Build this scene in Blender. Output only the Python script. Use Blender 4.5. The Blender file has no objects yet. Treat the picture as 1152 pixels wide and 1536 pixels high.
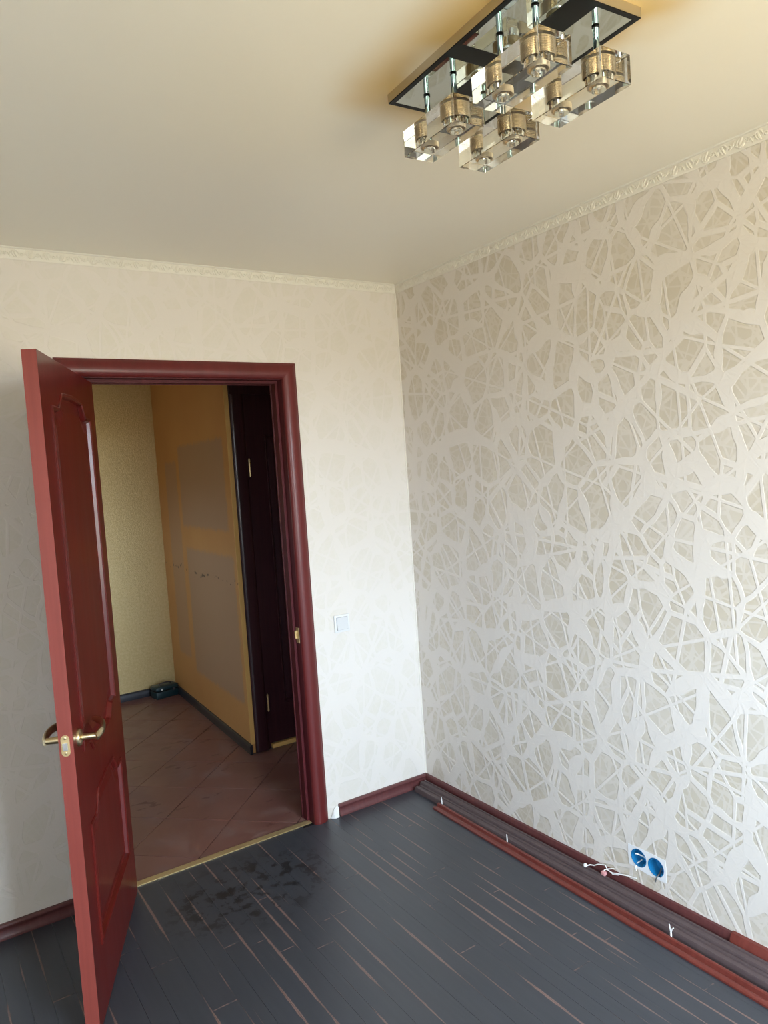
import bpy, bmesh, math, random
from mathutils import Vector, Matrix
random.seed(7)
SC = bpy.context.scene
COL = SC.collection
PI = math.pi
H = 2.496                      # ceiling height; back wall y=0, right wall x=0, room at x<0, y<0
XL, YF = -2.95, -3.95          # left wall, window wall (behind the camera)
WX0, WX1, WZ0, WZ1 = -1.42, -0.22, 0.72, 2.22   # window opening

# ------------------------------------------------------------------ camera
def cam():
    yaw, pitch, roll = 0.5828, -0.0613, -0.0667
    f = Vector((math.sin(yaw)*math.cos(pitch), math.cos(yaw)*math.cos(pitch), math.sin(pitch)))
    r = Vector((math.cos(yaw), -math.sin(yaw), 0)); u = r.cross(f)
    c, s = math.cos(roll), math.sin(roll)
    r2 = c*r+s*u; u2 = -s*r+c*u
    cd = bpy.data.cameras.new('camera'); o = bpy.data.objects.new('camera', cd); COL.objects.link(o)
    cd.sensor_fit = 'VERTICAL'; cd.sensor_height = 24.0; cd.lens = 1096.55*24/1536
    cd.clip_start = .02
    m = Matrix((( r2.x, u2.x, -f.x, -2.1016), (r2.y, u2.y, -f.y, -2.9592), (r2.z, u2.z, -f.z, 1.6157), (0,0,0,1)))
    o.matrix_world = m
    SC.camera = o
cam()

# ------------------------------------------------------------------ world and light
w = bpy.data.worlds.new('sky'); SC.world = w; w.use_nodes = True
nt = w.node_tree; nt.nodes.clear()
def wn(t, **k):
    n = nt.nodes.new(t)
    for a, b in k.items(): setattr(n, a, b)
    return n
tc = wn('ShaderNodeTexCoord'); sx = wn('ShaderNodeSeparateXYZ'); cr = wn('ShaderNodeValToRGB')
mr = wn('ShaderNodeMapRange'); bg = wn('ShaderNodeBackground'); out = wn('ShaderNodeOutputWorld')
nt.links.new(tc.outputs['Generated'], sx.inputs[0]); nt.links.new(sx.outputs[2], mr.inputs[0])
mr.inputs[1].default_value = -1; mr.inputs[2].default_value = 1
nt.links.new(mr.outputs[0], cr.inputs[0]); nt.links.new(cr.outputs[0], bg.inputs[0]); nt.links.new(bg.outputs[0], out.inputs[0])
e = cr.color_ramp.elements
e[0].position = 0.0; e[0].color = (.30,.27,.20,1)        # ground, sunlit and warm
e[1].position = 1.0; e[1].color = (.70,.89,1.10,1)
a = e.new(.485); a.color = (.36,.33,.25,1)
a = e.new(.52); a.color = (.74,.90,1.09,1)
bg.inputs[1].default_value = 38.5
pl = bpy.data.lights.new('window_portal', 'AREA'); pl.shape = 'RECTANGLE'; pl.size = WX1-WX0; pl.size_y = WZ1-WZ0
pl.cycles.is_portal = True
po = bpy.data.objects.new('window_portal', pl); COL.objects.link(po)
po.location = ((WX0+WX1)/2, YF-.26, (WZ0+WZ1)/2); po.rotation_euler = (PI/2, 0, 0)   # -Z looks to +y
pl3 = bpy.data.lights.new('window_portal', 'AREA'); pl3.shape = 'RECTANGLE'; pl3.size = .50; pl3.size_y = .22; pl3.cycles.is_portal = True  # portal of the small opening added to brighten the hall
po3 = bpy.data.objects.new('window_portal', pl3); COL.objects.link(po3); po3.location = (-2.62, 1.72, 1.40); po3.rotation_euler = (0, -PI/2, 0)
pl2 = bpy.data.lights.new('window_portal', 'AREA'); pl2.shape = 'RECTANGLE'; pl2.size = 1.40; pl2.size_y = .80; pl2.cycles.is_portal = True  # portal of the added fill window in the left wall
po2 = bpy.data.objects.new('window_portal', pl2); COL.objects.link(po2)
po2.location = (XL-.19, -3.45, 1.50); po2.rotation_euler = (0, -PI/2, 0)   # looks to +x
SC.view_settings.view_transform = 'Standard'; SC.view_settings.look = 'None'
SC.view_settings.gamma = 1; SC.view_settings.use_curve_mapping = False
SC.view_settings.exposure = 0.0
SC.cycles.use_denoising = True
SC.cycles.max_bounces = 14; SC.cycles.diffuse_bounces = 6; SC.cycles.transmission_bounces = 12; SC.cycles.glossy_bounces = 6
SC.cycles.caustics_refractive = False
SC.cycles.sample_clamp_indirect = 6.0

# ------------------------------------------------------------------ helpers
def mat(name, col=(.8,.8,.8), rough=.5, metal=0, **k):
    m = bpy.data.materials.new(name); m.use_nodes = True
    b = m.node_tree.nodes['Principled BSDF']
    b.inputs['Base Color'].default_value = (*col, 1); b.inputs['Roughness'].default_value = rough
    b.inputs['Metallic'].default_value = metal
    for a, v in k.items(): b.inputs[a].default_value = v
    return m
class N:
    """tiny node builder"""
    def __init__(s, m): s.m = m; s.t = m.node_tree; s.b = s.t.nodes['Principled BSDF']
    def new(s, t, **k):
        n = s.t.nodes.new(t)
        for a, v in k.items(): setattr(n, a, v)
        return n
    def put(s, sock, v):
        if hasattr(v, 'is_output') or isinstance(v, bpy.types.NodeSocket): s.t.links.new(v, sock)
        else: sock.default_value = v
    def math(s, op, a, b=0.0, c=0.0, clamp=False):
        n = s.new('ShaderNodeMath', operation=op, use_clamp=clamp)
        s.put(n.inputs[0], a); s.put(n.inputs[1], b); s.put(n.inputs[2], c); return n.outputs[0]
    def smooth(s, v, lo, hi):
        n = s.new('ShaderNodeMapRange', interpolation_type='SMOOTHSTEP')
        s.put(n.inputs[0], v); s.put(n.inputs[1], lo); s.put(n.inputs[2], hi); return n.outputs[0]
    def mix(s, f, a, b):
        n = s.new('ShaderNodeMix', data_type='RGBA')
        s.put(n.inputs[0], f); s.put(n.inputs[6], a if not isinstance(a, tuple) else (*a, 1)); s.put(n.inputs[7], b if not isinstance(b, tuple) else (*b, 1))
        return n.outputs[2]
    def obj(s): return s.new('ShaderNodeTexCoord').outputs['Object']
    def uv(s): return s.new('ShaderNodeTexCoord').outputs['UV']
    def sep(s, v):
        n = s.new('ShaderNodeSeparateXYZ'); s.put(n.inputs[0], v); return n.outputs
    def comb(s, x, y, z=0.0):
        n = s.new('ShaderNodeCombineXYZ'); s.put(n.inputs[0], x); s.put(n.inputs[1], y); s.put(n.inputs[2], z); return n.outputs[0]
    def noise(s, v, scale, detail=2, rough=.5, dim='3D'):
        n = s.new('ShaderNodeTexNoise', noise_dimensions=dim); s.put(n.inputs['Vector'], v)
        n.inputs['Scale'].default_value = scale; n.inputs['Detail'].default_value = detail; n.inputs['Roughness'].default_value = rough
        return n.outputs[0]
    def voro(s, v, scale, feat='DISTANCE_TO_EDGE', rnd=1.0):
        n = s.new('ShaderNodeTexVoronoi', voronoi_dimensions='2D', feature=feat); s.put(n.inputs['Vector'], v)
        n.inputs['Scale'].default_value = scale; n.inputs['Randomness'].default_value = rnd
        return n.outputs
    def bump(s, h, strength, dist):
        n = s.new('ShaderNodeBump'); n.inputs['Strength'].default_value = strength; n.inputs['Distance'].default_value = dist
        s.put(n.inputs['Height'], h); s.t.links.new(n.outputs[0], s.b.inputs['Normal']); return n
    def color(s, v): s.put(s.b.inputs['Base Color'], v)
    def rough(s, v): s.put(s.b.inputs['Roughness'], v)

def link(name, bm, m, parent=None, smooth=False, uv=None):
    me = bpy.data.meshes.new(name); bmesh.ops.recalc_face_normals(bm, faces=bm.faces)
    bm.to_mesh(me); bm.free(); me.materials.append(m)
    if smooth:
        me.shade_smooth()
        try: me.set_sharp_from_angle(angle=math.radians(35))
        except Exception: pass
    o = bpy.data.objects.new(name, me); COL.objects.link(o)
    if parent: o.parent = parent
    return o
def tag(o, label=None, cat=None, group=None, kind=None):
    if label: o['label'] = label
    if cat: o['category'] = cat
    if group: o['group'] = group
    if kind: o['kind'] = kind
    return o
def empty(name, loc=(0,0,0), rz=0):
    o = bpy.data.objects.new(name, None); COL.objects.link(o); o.location = loc; o.rotation_euler = (0,0,rz)
    o.empty_display_size = .05; return o
def box(bm, x0, x1, y0, y1, z0, z1, bev=0.0):
    vs = [bm.verts.new((x, y, z)) for x in (x0,x1) for y in (y0,y1) for z in (z0,z1)]
    fs = [(0,1,3,2),(4,6,7,5),(0,4,5,1),(2,3,7,6),(0,2,6,4),(1,5,7,3)]
    F = [bm.faces.new([vs[i] for i in f]) for f in fs]
    if bev > 0:
        es = list({e for f in F for e in f.edges})
        bmesh.ops.bevel(bm, geom=es, offset=bev, segments=2, profile=.5, affect='EDGES')
    return F
def mbox(name, m, x0, x1, y0, y1, z0, z1, parent=None, bev=0.0):
    bm = bmesh.new(); box(bm, x0, x1, y0, y1, z0, z1, bev); return link(name, bm, m, parent, smooth=bev > 0)
def ring_verts(bm, pts): return [bm.verts.new(p) for p in pts]
def bridge(bm, a, b, close=True):
    n = len(a)
    for i in range(n if close else n-1):
        bm.faces.new((a[i], a[(i+1) % n], b[(i+1) % n], b[i]))
def cyl(bm, c, r0, r1, L, axis=(0,0,1), seg=20, cap=True):
    """frustum from c along axis of length L"""
    ax = Vector(axis).normalized(); t = ax.orthogonal().normalized(); s = ax.cross(t); c = Vector(c)
    A = ring_verts(bm, [c+(t*math.cos(2*PI*i/seg)+s*math.sin(2*PI*i/seg))*r0 for i in range(seg)])
    B = ring_verts(bm, [c+ax*L+(t*math.cos(2*PI*i/seg)+s*math.sin(2*PI*i/seg))*r1 for i in range(seg)])
    bridge(bm, A, B)
    if cap: bm.faces.new(A[::-1]); bm.faces.new(B)
def lathe(bm, prof, c=(0,0,0), seg=24, axis='z'):
    """prof: [(r, h)...]"""
    c = Vector(c); prev = None
    for r, h in prof:
        pts = []
        for i in range(seg):
            a = 2*PI*i/seg; x, y = r*math.cos(a), r*math.sin(a)
            pts.append(c+(Vector((x,y,h)) if axis == 'z' else Vector((x,h,y)) if axis == 'y' else Vector((h,x,y))))
        cur = ring_verts(bm, pts)
        if prev: bridge(bm, prev, cur)
        else: bm.faces.new(cur[::-1])
        prev = cur
    bm.faces.new(prev)
def tube(bm, pts, r, seg=8, cap=True, flat=None):
    """tube through pts; r float or list; flat=(axis vector, factor) squashes the section"""
    pts = [Vector(p) for p in pts]; n = len(pts); rs = r if isinstance(r, (list, tuple)) else [r]*n
    prev = None; ref = None
    for i, p in enumerate(pts):
        d = (pts[min(i+1, n-1)]-pts[max(i-1, 0)]).normalized()
        if ref is None: ref = d.orthogonal().normalized()
        t = (ref-d*ref.dot(d)).normalized(); ref = t; s = d.cross(t)
        ring = []
        for k in range(seg):
            o = (t*math.cos(2*PI*k/seg)+s*math.sin(2*PI*k/seg))*rs[i]
            if flat: o = o-Vector(flat[0])*o.dot(Vector(flat[0]))*(1-flat[1])
            ring.append(bm.verts.new(p+o))
        if prev: bridge(bm, prev, ring)
        elif cap: bm.faces.new(ring[::-1])
        prev = ring
    if cap: bm.faces.new(prev)
def prism(bm, prof, p0, p1, up=Vector((0,0,1)), side=None, m0=0.0, m1=0.0):
    """extrude 2-D profile [(d out from wall, z)] from p0 to p1; m0/m1: mitre shift along the run per unit d"""
    p0 = Vector(p0); p1 = Vector(p1); d = (p1-p0).normalized()
    side = Vector(side) if side else d.cross(up)
    A = ring_verts(bm, [p0+side*a+up*b+d*(m0*a) for a, b in prof])
    B = ring_verts(bm, [p1+side*a+up*b-d*(m1*a) for a, b in prof])
    bridge(bm, A, B); bm.faces.new(A[::-1]); bm.faces.new(B)
def holed(bm, outer, holes, to3):
    """planar face with holes; returns hole vertex loops"""
    loops = []; es = []
    for lp in [outer]+holes:
        vs = [bm.verts.new(to3(*p)) for p in lp]; loops.append(vs)
        for i in range(len(vs)): es.append(bm.edges.new((vs[i], vs[(i+1) % len(vs)])))
    bmesh.ops.triangle_fill(bm, use_beauty=True, use_dissolve=False, edges=es)
    return loops

# ------------------------------------------------------------------ materials
def wallpaper(name, ax, ta, tb, bs):
    m = mat(name, rough=.5); n = N(m); o = n.sep(n.obj())
    u, v = o[ax], o[2]
    base = n.comb(u, v)
    # gentle warp so that cell borders are not perfectly straight
    wn_ = n.new('ShaderNodeTexNoise', noise_dimensions='2D'); n.put(wn_.inputs['Vector'], base); wn_.inputs['Scale'].default_value = 6
    vm = n.new('ShaderNodeVectorMath', operation='MULTIPLY_ADD'); n.put(vm.inputs[0], wn_.outputs['Color']); vm.inputs[1].default_value = (.035,.035,0); n.put(vm.inputs[2], base)
    p = vm.outputs[0]
    st = n.new('ShaderNodeVectorMath', operation='MULTIPLY'); n.put(st.inputs[0], p); st.inputs[1].default_value = (1.25,.88,1); ps = st.outputs[0]
    big = n.voro(ps, 6.6)['Distance']
    wv = n.noise(base, 5.5, 1, dim='2D')                      # web width varies from place to place
    wd = n.math('MULTIPLY_ADD', n.smooth(wv, .38, .72), .16, .045)
    e1 = n.smooth(n.math('SUBTRACT', big, wd), 0.0, .022)        # 1 inside the big cells
    def sticks(ang, sc, st_, lo, hi):
        # long narrow cells: their borders read as straight crossing sticks
        mp = n.new('ShaderNodeMapping'); n.put(mp.inputs[0], base); mp.inputs['Rotation'].default_value = (0,0,math.radians(ang))
        mp.inputs['Location'].default_value = (ang*.13, ang*.07, 0)
        vv = n.new('ShaderNodeVectorMath', operation='MULTIPLY'); n.put(vv.inputs[0], mp.outputs[0]); vv.inputs[1].default_value = (sc, sc/st_, 1)
        return n.smooth(n.voro(vv.outputs[0], 1.0)['Distance'], lo, hi)
    e2 = n.math('MULTIPLY', sticks(14, 7.6, 2.6, .026, .044), sticks(-52, 6.0, 2.6, .020, .036))
    e2 = n.math('MULTIPLY', e2, sticks(63, 5.6, 2.8, .018, .034))
    e3 = n.math('MULTIPLY', sticks(-20, 20, 2.6, .035, .075), sticks(80, 19, 2.4, .035, .075))
    e3 = n.math('MULTIPLY', e3, sticks(38, 17, 2.6, .03, .07))
    clear = n.smooth(n.noise(base, 2.2, 1, dim='2D'), .36, .56)   # clusters
    cell = n.math('MULTIPLY', n.math('MULTIPLY', e1, e2), n.math('MULTIPLY_ADD', e3, .45, .55))
    cell = n.math('MULTIPLY', cell, n.math('MULTIPLY_ADD', clear, .25, .75))
    h = n.math('ADD', n.math('MULTIPLY', n.math('MULTIPLY', e1, e2), -1.0), n.math('MULTIPLY', e3, -.2))
    gr = n.noise(base, 900, 2, dim='2D')
    tint = n.mix(n.noise(base, 3.0, 2, dim='2D'), ta, tb)
    col = n.mix(cell, (.685,.640,.585), tint)
    n.color(col)
    n.rough(n.math('MULTIPLY_ADD', cell, -.20, .50))
    n.put(n.b.inputs['Specular IOR Level'], n.math('MULTIPLY_ADD', cell, .50, .30))
    n.bump(n.math('ADD', h, n.math('MULTIPLY', gr, .03)), bs, .0012)
    return m
WP_R = wallpaper('wallpaper_side', 1, (.540,.475,.365), (.570,.525,.445), .75)
WP_B = wallpaper('wallpaper_back', 0, (.64,.595,.51), (.65,.61,.55), .35)  # same paper, cells paler: window sheen on this wall put into the tint
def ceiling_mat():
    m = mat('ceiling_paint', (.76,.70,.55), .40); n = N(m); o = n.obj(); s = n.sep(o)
    # ceiling colour turns yellower close around the lamp plate
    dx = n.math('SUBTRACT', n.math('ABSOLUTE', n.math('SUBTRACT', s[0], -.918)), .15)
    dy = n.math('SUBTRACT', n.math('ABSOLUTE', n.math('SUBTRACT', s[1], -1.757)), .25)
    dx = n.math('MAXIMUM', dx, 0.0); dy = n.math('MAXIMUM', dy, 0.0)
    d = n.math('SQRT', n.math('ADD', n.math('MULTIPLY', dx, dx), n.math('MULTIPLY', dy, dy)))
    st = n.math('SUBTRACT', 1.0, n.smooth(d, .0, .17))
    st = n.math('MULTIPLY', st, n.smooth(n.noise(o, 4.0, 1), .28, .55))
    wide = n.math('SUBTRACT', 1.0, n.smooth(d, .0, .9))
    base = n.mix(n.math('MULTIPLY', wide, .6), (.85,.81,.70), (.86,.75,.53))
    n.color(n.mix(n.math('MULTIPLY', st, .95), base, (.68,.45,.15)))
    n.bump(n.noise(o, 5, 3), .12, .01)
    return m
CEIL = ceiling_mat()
def wood(name, c0, c1, rough=.28, gs=1.0, coat=.3):
    m = mat(name, c0, rough); n = N(m); o = n.obj()
    mp = n.new('ShaderNodeMapping'); n.put(mp.inputs[0], o); mp.inputs['Scale'].default_value = (70*gs, 70*gs, 2.2*gs)
    g = n.noise(mp.outputs[0], 1.0, 4, .6)
    mp2 = n.new('ShaderNodeMapping'); n.put(mp2.inputs[0], o); mp2.inputs['Scale'].default_value = (9, 9, .8)
    g2 = n.noise(mp2.outputs[0], 1.0, 2)
    f = n.math('ADD', n.math('MULTIPLY', g, .65), n.math('MULTIPLY', g2, .35))
    n.color(n.mix(n.smooth(f, .30, .72), c0, c1)); n.rough(n.math('MULTIPLY_ADD', g2, .14, rough-.07))
    m.node_tree.nodes['Principled BSDF'].inputs['Coat Weight'].default_value = coat
    m.node_tree.nodes['Principled BSDF'].inputs['Coat Roughness'].default_value = .12
    n.bump(g, .015, .0006); m.node_tree.nodes['Principled BSDF'].inputs['Specular IOR Level'].default_value = .32
    return m
RED = wood('mahogany_leaf', (.082,.007,.005), (.125,.011,.008), .32, coat=.15)
REDE = wood('mahogany_edge', (.205,.040,.030), (.245,.050,.038), .45, coat=0)
REDC = wood('mahogany_casing', (.100,.014,.013), (.130,.019,.018), .36, gs=.5, coat=.1)
REDL = wood('mahogany_lining', (.070,.009,.012), (.095,.013,.016), .55, gs=.5, coat=0)
REDL.node_tree.nodes['Principled BSDF'].inputs['Specular IOR Level'].default_value = .25
DARKW = wood('dark_hall_wood', (.028,.008,.012), (.045,.013,.018), .35)
SKIRT = wood('skirting_plum', (.085,.026,.026), (.120,.038,.036), .38, coat=.15)
LOOSE = wood('skirting_red_brown', (.120,.024,.018), (.165,.036,.027), .35, coat=.15)
BACKB = wood('skirting_back_brown', (.078,.054,.055), (.092,.065,.065), .50, gs=.6, coat=0)
WHITE = mat('white_plastic', (.78,.78,.76), .35)
PLAST = mat('plaster', (.74,.75,.76), .85)
CORN = mat('cornice_foam', (.73,.70,.62), .55)
CHROME = mat('chrome', (.42,.58,.64), .08, 1)
BLACK = mat('black_lacquer', (.006,.006,.006), .45, 0, **{'Specular IOR Level': .2})
MIRROR = mat('mirror', (.62,.66,.60), .03, 1)
BRASS = mat('brass', (.62,.50,.30), .28, 1)
BRASSY = mat('yellow_brass', (.70,.53,.27), .34, .75)
STEEL = mat('latch_steel', (.75,.78,.84), .15, 1)
GOLD = mat('lamp_socket_gold', (.66,.54,.37), .28, 1)
GLASS = mat('crystal_glass', (.93,.96,.94), 0.0, 0, **{'Transmission Weight': 1.0, 'IOR': 1.49})
BULB = mat('bulb_glass', (.95,.93,.88), .02, 0, **{'Transmission Weight': 1.0, 'IOR': 1.45})
BLUE = mat('blue_box_plastic', (.010,.16,.36), .35)
GREYW = mat('grey_wire', (.12,.12,.12), .5)
PINK = mat('pink_terminal', (.62,.30,.30), .4)
CASE = mat('case_dark_green', (.008,.030,.036), .35)
CASET = mat('case_handle_grey', (.05,.045,.045), .5)
def laminate():
    m = mat('laminate_slate', rough=.3); n = N(m); uv = n.sep(n.uv()); o = n.obj(); so = n.sep(o)
    # uv.x = metres from the left edge (board width kept in the vertex colour 'wid'), uv.y = metres along
    at = n.new('ShaderNodeAttribute', attribute_name='wid', attribute_type='GEOMETRY'); ws = n.sep(at.outputs['Vector'])
    W, L = ws[0], ws[1]
    du = n.math('MINIMUM', uv[0], n.math('SUBTRACT', W, uv[0])); dv = n.math('MINIMUM', uv[1], n.math('SUBTRACT', L, uv[1]))
    nx = n.noise(n.comb(n.math('MULTIPLY', so[0], 8.0), n.math('MULTIPLY', so[1], 2.4), 0.0), 1.0, 2)
    nf = n.noise(n.comb(n.math('MULTIPLY', so[0], 160), n.math('MULTIPLY', so[1], 38), 0.0), 1.0, 2)
    wid = n.math('MULTIPLY', n.smooth(nx, .46, .66), n.math('MULTIPLY_ADD', nf, .0068, .0004))
    seam = n.math('SUBTRACT', 1.0, n.smooth(n.math('SUBTRACT', du, wid), -.0006, .0012))
    seam = n.math('MULTIPLY', seam, n.smooth(nx, .45, .53))
    ny = n.noise(n.comb(n.math('MULTIPLY', so[0], 30.0), n.math('MULTIPLY', so[1], 30), 4.0), 1.0, 2)
    end = n.math('MULTIPLY', n.math('SUBTRACT', 1.0, n.smooth(dv, .001, .0035)), n.smooth(ny, .46, .58))
    # stray splinters inside the strips
    sp = n.noise(n.comb(n.math('MULTIPLY', so[0], 85), n.math('MULTIPLY', so[1], 1.7), 9.0), 1.0, 2, .4)
    spl = n.math('MULTIPLY', n.smooth(sp, .725, .76), .7)
    line = n.math('MAXIMUM', n.math('MAXIMUM', seam, end), spl, clamp=True)
    g = n.noise(n.comb(n.math('MULTIPLY', so[0], 60), n.math('MULTIPLY', so[1], 4), 2.0), 1.0, 4)
    tone = n.noise(n.comb(n.math('MULTIPLY', so[0], 3), n.math('MULTIPLY', so[1], 1.5), 5.0), 1.0, 2)
    basec = n.mix(n.math('ADD', n.math('MULTIPLY', g, .6), n.math('MULTIPLY', tone, .4)), (.030,.033,.041), (.052,.056,.067))
    col = n.mix(line, basec, (.185,.115,.100))
    # wet, trodden dirt marks inside the doorway
    ddx = n.math('MULTIPLY', n.math('SUBTRACT', so[0], -1.08), 2.2); ddy = n.math('MULTIPLY', n.math('SUBTRACT', so[1], -.30), 3.2)
    dd = n.math('SQRT', n.math('ADD', n.math('MULTIPLY', ddx, ddx), n.math('MULTIPLY', ddy, ddy)))
    dn = n.noise(o, 17, 5, .65)
    dirt = n.math('MULTIPLY', n.math('SUBTRACT', 1.0, n.smooth(dd, .5, 1.0)), n.smooth(dn, .515, .57))
    n.color(n.mix(n.math('MULTIPLY', dirt, .85), col, (.012,.011,.012)))
    dust = n.noise(o, 4.5, 4)
    n.rough(n.math('MULTIPLY_ADD', dust, .16, .30))
    n.bump(n.math('ADD', g, n.math('MULTIPLY', line, .8)), .10, .0008)
    return m
LAM = laminate()
SUB = mat('joint_dark', (.02,.014,.012), .8)
def tiles():
    m = mat('hall_tile', rough=.35); n = N(m); o = n.obj()
    a = n.noise(o, 3.5, 4); b = n.noise(o, 14, 5, .6)
    base = n.mix(a, (.150,.062,.050), (.215,.100,.082))
    dusty = n.smooth(n.noise(o, 7, 4, .6), .46, .66)
    c = n.mix(n.math('MULTIPLY', dusty, .4), base, (.23,.155,.135))
    foot = n.smooth(n.noise(n.comb(n.sep(o)[0], n.math('MULTIPLY', n.sep(o)[1], 2.2), 3.0), 6.5, 3), .66, .69)
    n.color(n.mix(n.math('MULTIPLY', foot, .7), c, (.10,.030,.022)))
    n.rough(n.math('MULTIPLY_ADD', dusty, .22, .32)); n.bump(b, .15, .001)
    return m
TILE = tiles()
GROUT = mat('tile_grout', (.36,.29,.26), .8)
def goldwall():
    m = mat('gold_wallpaper', rough=.38); n = N(m); o = n.obj()
    s = n.sep(o); p = n.comb(s[0], s[2])
    w_ = n.voro(p, 120, 'F1')['Distance']; v2 = n.noise(p, 60, 3)
    f = n.smooth(v2, .35, .70)
    n.color(n.mix(f, (.56,.42,.185), (.62,.48,.23))); n.rough(n.math('MULTIPLY_ADD', f, -.15, .48))
    n.b.inputs['Metallic'].default_value = .25
    n.bump(n.math('ADD', w_, v2), .35, .0025)
    return m
GOLDW = goldwall()
def stripwall():
    m = mat('stripped_orange_wall', rough=.7); n = N(m); o = n.obj(); s = n.sep(o)
    y, z = s[1], s[2]
    k = n.noise(o, 22, 4, .6); kk = n.math('MULTIPLY', n.math('SUBTRACT', k, .5), .06)
    def rect(y0, y1, z0, z1, sf=.02):
        yy = n.math('ADD', y, kk); zz = n.math('ADD', z, kk)
        a_ = n.math('MULTIPLY', n.smooth(yy, y0-sf, y0+sf), n.math('SUBTRACT', 1.0, n.smooth(yy, y1-sf, y1+sf)))
        b_ = n.math('MULTIPLY', n.smooth(zz, z0-sf, z0+sf), n.math('SUBTRACT', 1.0, n.smooth(zz, z1-sf, z1+sf)))
        return n.math('MULTIPLY', a_, b_)
    r = n.math('MAXIMUM', rect(1.10, 2.05, 1.30, 1.85), rect(1.06, 2.02, .28, 1.15))
    r = n.math('MAXIMUM', r, n.math('MULTIPLY', rect(2.12, 2.42, .35, 1.75), .8))
    base = n.mix(n.noise(o, 2.5, 3), (.50,.235,.072), (.60,.32,.105))
    c = n.mix(n.math('MULTIPLY', r, .85), base, (.40,.255,.15))
    line = n.math('SUBTRACT', 1.0, n.smooth(n.math('ABSOLUTE', n.math('SUBTRACT', z, n.math('MULTIPLY_ADD', n.math('SUBTRACT', n.noise(o, 9, 3), .5), .12, 1.0))), .003, .010))
    line = n.math('MULTIPLY', line, n.smooth(n.noise(o, 17, 3), .52, .58))
    n.color(n.mix(n.math('MULTIPLY', line, .8), c, (.05,.03,.02)))
    n.bump(n.math('ADD', r, n.math('MULTIPLY', k, .4)), .3, .002)
    return m
STRIPW = stripwall()
OCHRE = mat('ochre_edge', (.66,.40,.13), .6)

# ------------------------------------------------------------------ room shell
WT = .10
# back wall with the doorway: opening x -1.502..-.646, z 0..2.037
DX0, DX1, DZ = -1.500, -.650, 2.030
bm = bmesh.new()
box(bm, XL, DX0-.006, 0, WT, 0, H); box(bm, DX1+.006, 0, 0, WT, 0, H); box(bm, DX0-.006, DX1+.006, 0, WT, DZ+.006, H)
bmesh.ops.remove_doubles(bm, verts=bm.verts, dist=1e-5)
tag(link('wall_back', bm, WP_B), 'pearly white papered wall around the open doorway', 'wall', kind='structure')
# right wall with the two round sockets cut in
SOCK = [(-1.287, .150), (-1.359, .146)]; SR = .0335
def circ(cy, cz, r, n=32): return [(cy+r*math.cos(2*PI*i/n), cz+r*math.sin(2*PI*i/n)) for i in range(n)]
bm = bmesh.new()
holed(bm, [(YF,0),(.10,0),(.10,H),(YF,H)], [circ(a_, b_, SR) for a_, b_ in SOCK], lambda y, z: (0, y, z))
box(bm, .06, .16, YF, .10, 0, H)
wr = tag(link('wall_right', bm, WP_R), 'papered side wall with a web of rounded beige cells', 'wall', kind='structure')
# plaster patch round the sockets, 1 mm proud
bm = bmesh.new()
pat = [(-1.399,.105),(-1.32,.104),(-1.244,.112),(-1.241,.150),(-1.243,.187),(-1.31,.189),(-1.398,.188),(-1.401,.15)]
lp = holed(bm, pat, [circ(a_, b_, SR-.0005) for a_, b_ in SOCK], lambda y, z: (-.0012, y, z))
outer = lp[0]; back = [bm.verts.new((0, v.co.y*1.0, v.co.z)) for v in outer]
for i in range(len(outer)): bm.faces.new((outer[i], outer[(i+1) % len(outer)], back[(i+1) % len(outer)], back[i]))
link('plaster_patch', bm, PLAST, wr)
# left wall, window wall
LY0, LY1, LZ0_, LZ1_ = -3.85, -3.05, .80, 2.20  # opening added in the unseen left wall to let in fill light
bm = bmesh.new(); box(bm, XL-.2, XL, YF-.28, LY0, 0, H); box(bm, XL-.2, XL, LY1, WT, 0, H); box(bm, XL-.2, XL, LY0, LY1, 0, LZ0_); box(bm, XL-.2, XL, LY0, LY1, LZ1_, H)
fill_win = tag(empty('fill_window_left', (XL-.13, (LY0+LY1)/2, LZ0_)), 'narrow white framed window added in the left wall for fill light, out of view', 'window', kind='structure')
b2 = bmesh.new(); hy_ = (LY1-LY0)/2; hz_ = LZ1_-LZ0_
box(b2, -.03,.03,-hy_,-hy_+.06,.06,hz_-.06); box(b2, -.03,.03,hy_-.06,hy_,.06,hz_-.06); box(b2, -.03,.03,-hy_,hy_,0,.06); box(b2, -.03,.03,-hy_,hy_,hz_-.06,hz_)
link('window_frame', b2, WHITE, fill_win)  # frame of the added fill window
tag(link('wall_left', bm, WP_R), 'papered wall to the left of the camera, out of view', 'wall', kind='structure')
bm = bmesh.new(); Y2 = YF-.28
box(bm, XL, WX0, Y2, YF, 0, H); box(bm, WX1, .16, Y2, YF, 0, H); box(bm, WX0, WX1, Y2, YF, 0, WZ0); box(bm, WX0, WX1, Y2, YF, WZ1, H)
tag(link('wall_front', bm, WP_B), 'papered window wall behind the camera', 'wall', kind='structure')
win = tag(empty('window_1', ((WX0+WX1)/2, YF-.18, WZ0)), 'white framed window behind the camera that lights the room', 'window', kind='structure')
hw = (WX1-WX0)/2; hh = WZ1-WZ0
bm = bmesh.new()
for a_ in ((-hw, -hw+.06), (hw-.06, hw), (-.035, .035)): box(bm, a_[0], a_[1], -.03, .03, .06, hh-.06)
box(bm, -hw, hw, -.03, .03, 0, .06); box(bm, -hw, hw, -.03, .03, hh-.06, hh)
link('window_frame', bm, WHITE, win)
mbox('window_sill', WHITE, -hw-.03, hw+.03, .03, .34, -.03, 0.0, win)
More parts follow.
